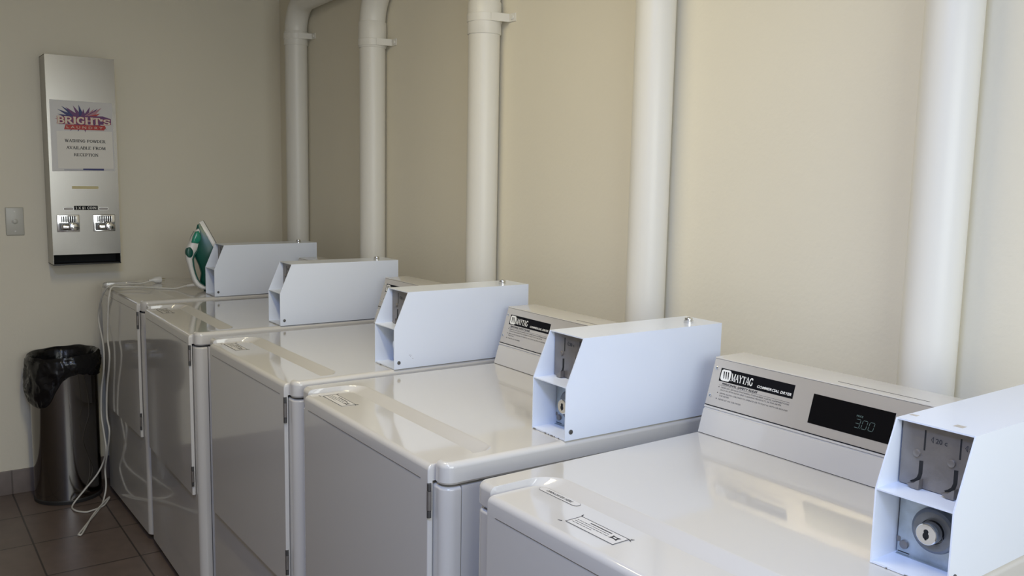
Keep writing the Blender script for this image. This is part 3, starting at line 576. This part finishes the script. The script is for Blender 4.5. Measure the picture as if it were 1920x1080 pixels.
text(b, 'L A U N D R Y', 0.014, TW(0.0016) @ Matrix.Translation((-0.127, 1.585, 0)), 'creamprint', width=0.140)
serif(b, 'WASHING POWDER', -0.136, 0.022, 1.5275, 0.0115, TW(0.0011), 'ink', 0.03)
serif(b, 'AVAILABLE FROM', -0.131, 0.021, 1.4985, 0.0115, TW(0.0011), 'ink', 0.03)
serif(b, 'RECEPTION', -0.103, -0.008, 1.4695, 0.0115, TW(0.0011), 'ink', 0.03)
face(b, [(-0.143, 1.4105), (-0.070, 1.4105), (-0.070, 1.4175), (-0.143, 1.4175)], 0.0011, 'paper'); face(b, [(-0.070, 1.4110), (0.012, 1.4110), (0.012, 1.4185), (-0.070, 1.4175)], 0.0011, 'blue')
face(b, [(-0.143, 1.4105), (0.012, 1.4105), (0.012, 1.4122), (-0.143, 1.4122)], 0.0012, 'blue')
s = b.build('notice', fp, 0); s['label'] = 'grey notice with red and blue logo about washing powder'
b = nb(); b.box((DX, -0.116, 1.332), (DX + 0.001, -0.013, 1.343), 'brass'); b.build('brass_strip', fp, 0)
b = nb(); b.box((DX, -0.111, 1.242), (DX + 0.001, -0.019, 1.260), 'black')
text(b, '2 X $1 COIN', 0.0155, TW(0.0012) @ Matrix.Translation((-0.106, 1.2455, 0)), 'whiteink', width=0.081, offset=0.0002); b.build('price_label', fp, 0)
for ya in (-0.153, -0.016):
    b = nb(); o1 = rrect(ya, ya + 0.040, 1.2405, 1.2540, 0.0066, 6); o2 = rrect(ya + 0.002, ya + 0.038, 1.2425, 1.2520, 0.0045, 6)
    b.prism(o1, 'x', DX, DX + 0.0012, 'chrome'); b.prism(o2, 'x', DX + 0.0012, DX + 0.0015, 'zinc'); b.build('sold_out_slot', fp, 30)
for ya in (-0.180, -0.039):
    b = nb(); b.box((DX, ya, 1.150), (DX + 0.006, ya + 0.087, 1.222), 'chrome', 0.002)
    for k in range(7):
        yk = ya + 0.016 + k * 0.0085; b.box((DX + 0.006, yk, 1.190), (DX + 0.0064, yk + 0.0035, 1.217), 'hole'); b.box((DX + 0.006, yk + 0.0040, 1.192), (DX + 0.012, yk + 0.0075, 1.216), 'chrome', 0.0012)
    cm = b.build('coin_mechanism', fp, 30)
    b = nb(); b.box((DX + 0.006, ya + 0.012, 1.160), (DX + 0.040, ya + 0.080, 1.184), 'chrome', 0.008)
    b.cyl((DX + 0.03, ya + 0.055, 1.174), (DX + 0.058, ya + 0.055, 1.174), 0.017, 'chrome', 20, bev=0.004); 
    b.box((DX + 0.0061, ya + 0.008, 1.156), (DX + 0.009, ya + 0.084, 1.188), 'darkmetal'); b.T = O.copy()
    sl = b.build('coin_slide', t, 30)

# ------------------------------------------------------------------ switch plate
t = empty('light_switch', (WX, -0.3205, 1.19), 0, 'small square-cornered switch plate on the wall left of the dispenser', 'switch')
b = MB(); b.box((0, -0.0345, -0.0595), (0.008, 0.0345, 0.0595), 'switch', 0.004); b.build('plate', t)
b = MB(); b.cyl((0.008, 0, 0), (0.0095, 0, 0), 0.0125, 'switch', 24, bev=0.0005); b.cyl((0.0095, 0, 0), (0.0135, 0, 0), 0.0085, 'switch', 24, bev=0.001); b.build('button', t)
for zz in (-0.042, 0.042):
    b = MB(); b.cyl((0.008, 0, zz), (0.0088, 0, zz), 0.0032, 'plastic', 12); b.build('screw', t)

# ------------------------------------------------------------------ bin with bag
BX, BY, BR = -1.481, -0.180, 0.132
bn = empty('waste_bin', (BX, BY, 0), 0, 'round stainless steel waste bin in the corner, lined with a black bag', 'bin')
def rg(r, z, n=64): return [(r * math.cos(2 * PI * k / n), r * math.sin(2 * PI * k / n), z) for k in range(n)]
b = MB(); b.loft([rg(BR, 0.016), rg(BR, 0.60), rg(BR - 0.0015, 0.602), rg(BR - 0.003, 0.60), rg(BR - 0.003, 0.02)], 'steelbin'); b.build('steel_body', bn, 30)
b = MB(); b.loft([rg(BR - 0.004, 0.0), rg(BR + 0.003, 0.002), rg(BR + 0.003, 0.014), rg(BR + 0.0005, 0.018)], 'blackplastic'); b.build('base_ring', bn, 30)
b = MB(); n = 144; rows = []
def zlow(th):       # lower edge of the fold: deep lobe on the aisle-left side, shorter to the right
    d = (math.degrees(th) + 75 + 180) % 360 - 180
    s = 1 / (1 + math.exp((abs(d) - 52) / 7.0))
    return 0.545 + 0.012 * math.sin(3 * th + 1) - 0.115 * s
spec = [('i', 0.105, 0.30), ('i', 0.110, 0.45), ('i', 0.118, 0.58), ('i', 0.124, 0.618), ('r', 0.131, 0.634), ('r', 0.138, 0.636), ('o', 0.143, 0.625)]
for kind, r, z in spec:
    ring_ = []
    for k in range(n):
        th = 2 * PI * k / n; v = Vector((math.cos(th) * 3.2, math.sin(th) * 3.2, z * 14))
        nn = noise.noise(v) + 0.6 * noise.noise(v * 2.3); rr_ = r + nn * (0.004 if kind != 'o' else 0.005)
        zz = z + 0.007 * noise.noise(Vector((math.cos(th) * 2, math.sin(th) * 2, 3))) + (0.005 * math.sin(th - 0.3) if kind != 'i' else 0)
        ring_.append((rr_ * math.cos(th), rr_ * math.sin(th), zz))
    rows.append(ring_)
NR = 22
for j in range(1, NR + 1):
    ring_ = []; u = j / NR
    for k in range(n):
        th = 2 * PI * k / n; zl = zlow(th) + 0.006 * noise.noise(Vector((math.cos(th) * 6, math.sin(th) * 6, 9)))
        z = 0.625 + (zl - 0.625) * u
        v = Vector((math.cos(th) * 2.6, math.sin(th) * 2.6, z * 11 + math.sin(2 * th)))
        ridge = 1 - abs(noise.noise(v)) * 2.2; ridge2 = 1 - abs(noise.noise(v * 2.1 + Vector((5, 2, 1)))) * 2.2 + 0.7 * (1 - abs(noise.noise(v * 4.5 + Vector((1, 7, 1)))) * 2.5)
        r = 0.137 + 0.006 * math.sin(PI * min(1, u * 1.15)) + 0.006 * ridge * math.sin(PI * min(u + 0.1, 1)) ** 0.5 * 1.0 + 0.0035 * ridge2
        d = (math.degrees(th) + 100 + 180) % 360 - 180
        r += 0.009 * math.exp(-(d / 38) ** 2) * math.exp(-((u - 0.75) / 0.22) ** 2)
        r = max(r, BR + 0.002) if u < 0.97 else BR + 0.003
        # keep off the wall
        xw = r * math.cos(th); lim = -(1.62 - 1.481) + 0.0015
        ring_.append((max(xw, lim), r * math.sin(th), z))
    rows.append(ring_)
b.loft(rows, 'bag', cap=False); bl = b.build('bin_bag', bn, 60); bl['label'] = 'shiny crinkled black bag folded over the rim'

# ------------------------------------------------------------------ steam iron standing on its heel on the farthest dryer
IZ = 0.9332; IX = -0.970
ir = empty('steam_iron', (IX, 0.30, IZ), 0, 'green and white steam iron standing on its heel with trailing white cord', 'iron')
OI = Matrix.Translation((0, -0.30, -IZ))
hy, hz = 0.392, 0.950; uu = Vector((-0.385, 0.923)).normalized(); vv = Vector((-uu.y, uu.x))
def iw(u, v, xx): return (xx, hy + uu.x * u + vv.x * v, hz + uu.y * u + vv.y * v)
def hw(u):       # half width of the sole along its length
    P = [(0, 0.046), (0.03, 0.052), (0.08, 0.0545), (0.13, 0.0525), (0.18, 0.045), (0.22, 0.033), (0.255, 0.019), (0.28, 0.007), (0.292, 0.001)]
    for (a, ya), (c, yc) in zip(P, P[1:]):
        if u <= c: return ya + (yc - ya) * (u - a) / (c - a)
    return 0.001
US = [0.0, 0.015, 0.03, 0.06, 0.09, 0.12, 0.15, 0.18, 0.20, 0.22, 0.24, 0.255, 0.27, 0.28, 0.287, 0.292]
def sole(u_off, v, k=1.0): return [iw(u, v, -hw(u) * k) for u in US] + [iw(u, v, hw(u) * k) for u in reversed(US)]
b = MB(); b.T = OI; b.loft([sole(0, 0.0), sole(0, 0.003)], 'darkmetal'); b.build('soleplate', ir, 30)
b = MB(); b.T = OI; b.loft([sole(0, 0.003, 0.97), sole(0, 0.006, 0.98), sole(0, 0.018, 0.94), sole(0, 0.020, 0.90)], 'plastic'); b.build('white_skirt', ir, 30)
VT = [(0, 0.108), (0.04, 0.116), (0.075, 0.112), (0.10, 0.097), (0.13, 0.092), (0.16, 0.092), (0.18, 0.090), (0.20, 0.080), (0.225, 0.066), (0.25, 0.052), (0.27, 0.042), (0.286, 0.030)]
b = MB(); b.T = OI; rings = []
for u, v in VT:
    w_ = hw(u) * 0.92; ring_ = []
    for k in range(17):
        a = PI * k / 16; cx = math.cos(a); sx = math.sin(a); ww = w_ * (abs(cx) ** 0.75) * (1 if cx >= 0 else -1); h_ = 0.019 + (v - 0.019) * sx ** 0.8
        taper = 1 - 0.42 * ((h_ - 0.019) / 0.10); ring_.append(iw(u, h_, ww * taper))
    rings.append(ring_)
b.loft(rings, 'green'); b.build('body', ir, 50)
HP = [((.258, 1.192), (.263, 1.186)), ((.252, 1.186), (.269, 1.172)), ((.242, 1.174), (.270, 1.150)), ((.231, 1.155), (.265, 1.135)), ((.219, 1.129), (.258, 1.118)), ((.209, 1.113), (.249, 1.101)), ((.204, 1.095), (.238, 1.085)), ((.205, 1.070), (.230, 1.065)), ((.212, 1.040), (.232, 1.037)), ((.220, 1.009), (.238, 1.008)), ((.228, .980), (.246, .984)), ((.238, .957), (.256, .968)), ((.256, .942), (.270, .957)), ((.285, .936), (.290, .955)), ((.33, .936), (.33, .955)), ((.375, .936), (.375, .955))]
HW = [0.006, 0.012, 0.016, 0.018, 0.019, 0.021, 0.018, 0.016, 0.016, 0.016, 0.018, 0.024, 0.032, 0.040, 0.045, 0.044]
def handle_loft(b, pairs, hws, m, shr=0.0):
    rings = []
    for (o_, i_), w_ in zip(pairs, hws):
        o_ = Vector(o_); i_ = Vector(i_); c = (o_ + i_) / 2; h_ = (o_ - i_) / 2
        rings.append([(w_ * abs(math.cos(a)) ** 0.6 * (1 if math.cos(a) >= 0 else -1), c.x + h_.x * abs(math.sin(a)) ** 0.8 * (1 if math.sin(a) >= 0 else -1), c.y + h_.y * abs(math.sin(a)) ** 0.8 * (1 if math.sin(a) >= 0 else -1)) for a in [2 * PI * k / 20 for k in range(20)]])
    b.loft(rings, m)
b = MB(); b.T = OI; handle_loft(b, HP, HW, 'plastic'); b.build('handle', ir, 50)
b = MB(); b.T = OI; LP = [((i[0] - 0.004, i[1]), (i[0] + 0.005, i[1] - 0.001)) for o_, i in HP[5:13]]; handle_loft(b, LP, [h * 0.98 for h in HW[5:13]], 'green'); b.build('handle_lining', ir, 50)
b = MB(); b.T = OI
wn = [(.254, 1.178), (.263, 1.158), (.261, 1.140), (.249, 1.127), (.224, 1.132), (.232, 1.155), (.243, 1.175)]
cy = sum(p[0] for p in wn) / len(wn); cz = sum(p[1] for p in wn) / len(wn)
b.loft([[(xx, cy + (p[0] - cy) * k, cz + (p[1] - cz) * k) for p in wn] for xx, k in ((-0.023, 0.7), (-0.0185, 1), (0.0185, 1), (0.0215, 0.85), (0.023, 0.5))], 'green2'); b.build('water_window', ir, 60)
b = MB(); b.T = OI; n = 20; rings = []
for xx, k in ((0.0, 1), (0.019, 1), (0.0215, 0.85), (0.0225, 0.5)): rings.append([(xx, 0.2165 + 0.0135 * k * math.cos(2 * PI * j / n), 1.093 + 0.021 * k * math.sin(2 * PI * j / n)) for j in range(n)])
b.loft(rings, 'green'); b.build('steam_button', ir, 60)
# cord: heel -> dryer top -> over the front edge -> loops on the floor -> back up to the plug on the dryer top
zt = IZ + 0.004; FY = -0.052; zf = 0.0045
path = [(-0.985, 0.236, 0.958), (-1.02, 0.215, 0.950), (-1.06, 0.180, zt), (-1.12, 0.120, zt), (-1.18, 0.062, zt), (-1.20, 0.008, zt + 0.001), (-1.195, -0.030, zt + 0.002), (-1.165, FY + 0.004, 0.905), (-1.172, FY, 0.852), (-1.202, FY, 0.728), (-1.180, FY, 0.649), (-1.258, FY, 0.499), (-1.281, FY, 0.383), (-1.240, FY, 0.320), (-1.320, FY, 0.194), (-1.375, -0.050, 0.120), (-1.34, -0.055, 0.060), (-1.310, -0.070, 0.018), (-1.236, -0.100, zf), (-1.095, -0.170, zf), (-0.990, -0.222, zf), (-0.972, -0.226, zf + 0.001), (-0.985, -0.212, zf), (-1.148, -0.145, zf + 0.004), (-1.28, -0.075, zf + 0.006), (-1.33, -0.045, zf + 0.004), (-1.25, -0.085, zf), (-1.215, -0.14, zf), (-1.215, -0.165, zf), (-1.26, -0.195, zf), (-1.325, -0.190, 0.006), (-1.355, -0.135, 0.055), (-1.36, -0.085, 0.11), (-1.350, -0.060, 0.165), (-1.293, FY - 0.006, 0.235), (-1.318, FY - 0.006, 0.290), (-1.365, FY - 0.006, 0.372), (-1.350, FY - 0.004, 0.480), (-1.301, FY, 0.590), (-1.300, FY, 0.688), (-1.375, FY, 0.786), (-1.304, FY, 0.875), (-1.262, FY + 0.008, 0.918), (-1.243, -0.028, zt + 0.002), (-1.275, 0.010, zt), (-1.293, 0.056, zt), (-1.290, 0.105, zt), (-1.300, 0.150, zt + 0.008)]
b = MB(); b.tube([tuple(p) for p in catmull(path, 8)], 0.0036, 'cord', 8)
b.T = Matrix.Identity(4); b2 = MB(); b2.T = OI @ Matrix.Translation((-IX, 0, 0)); b2.tube([tuple(p) for p in catmull(path, 8)], 0.0036, 'cord', 8); b2.build('cord', ir, 60)
b = MB(); b.T = OI @ Matrix.Translation((-IX, 0, 0)); b.tube([(-0.965, 0.252, 0.962), (-0.985, 0.236, 0.957), (-1.01, 0.219, 0.9525)], [0.0075, 0.006, 0.0045], 'plastic', 12); b.build('cord_sleeve', ir, 60)
b = MB(); b.T = OI @ Matrix.Translation((-IX, 0, 0)) @ Matrix.Translation((-1.302, 0.150, IZ + 0.014)) @ Matrix.Rotation(math.radians(10), 4, 'Z')
b.tube([(0, -0.012, -0.002), (0, 0.004, 0), (0, 0.016, 0), (0, 0.034, 0), (0, 0.040, 0)], [0.005, 0.007, 0.013, 0.0150, 0.0145], 'plastic', 14)
pg = b.build('plug', ir, 40)
b = MB(); b.T = OI @ Matrix.Translation((-IX, 0, 0)) @ Matrix.Translation((-1.302, 0.150, IZ + 0.014)) @ Matrix.Rotation(math.radians(10), 4, 'Z')
for px, pz in ((-0.007, 0.003), (0.007, 0.003), (0, -0.006)): b.box((px - 0.0032, 0.039, pz - 0.0008), (px + 0.0032, 0.057, pz + 0.0008), 'brass')
b.build('pins', pg, 0)
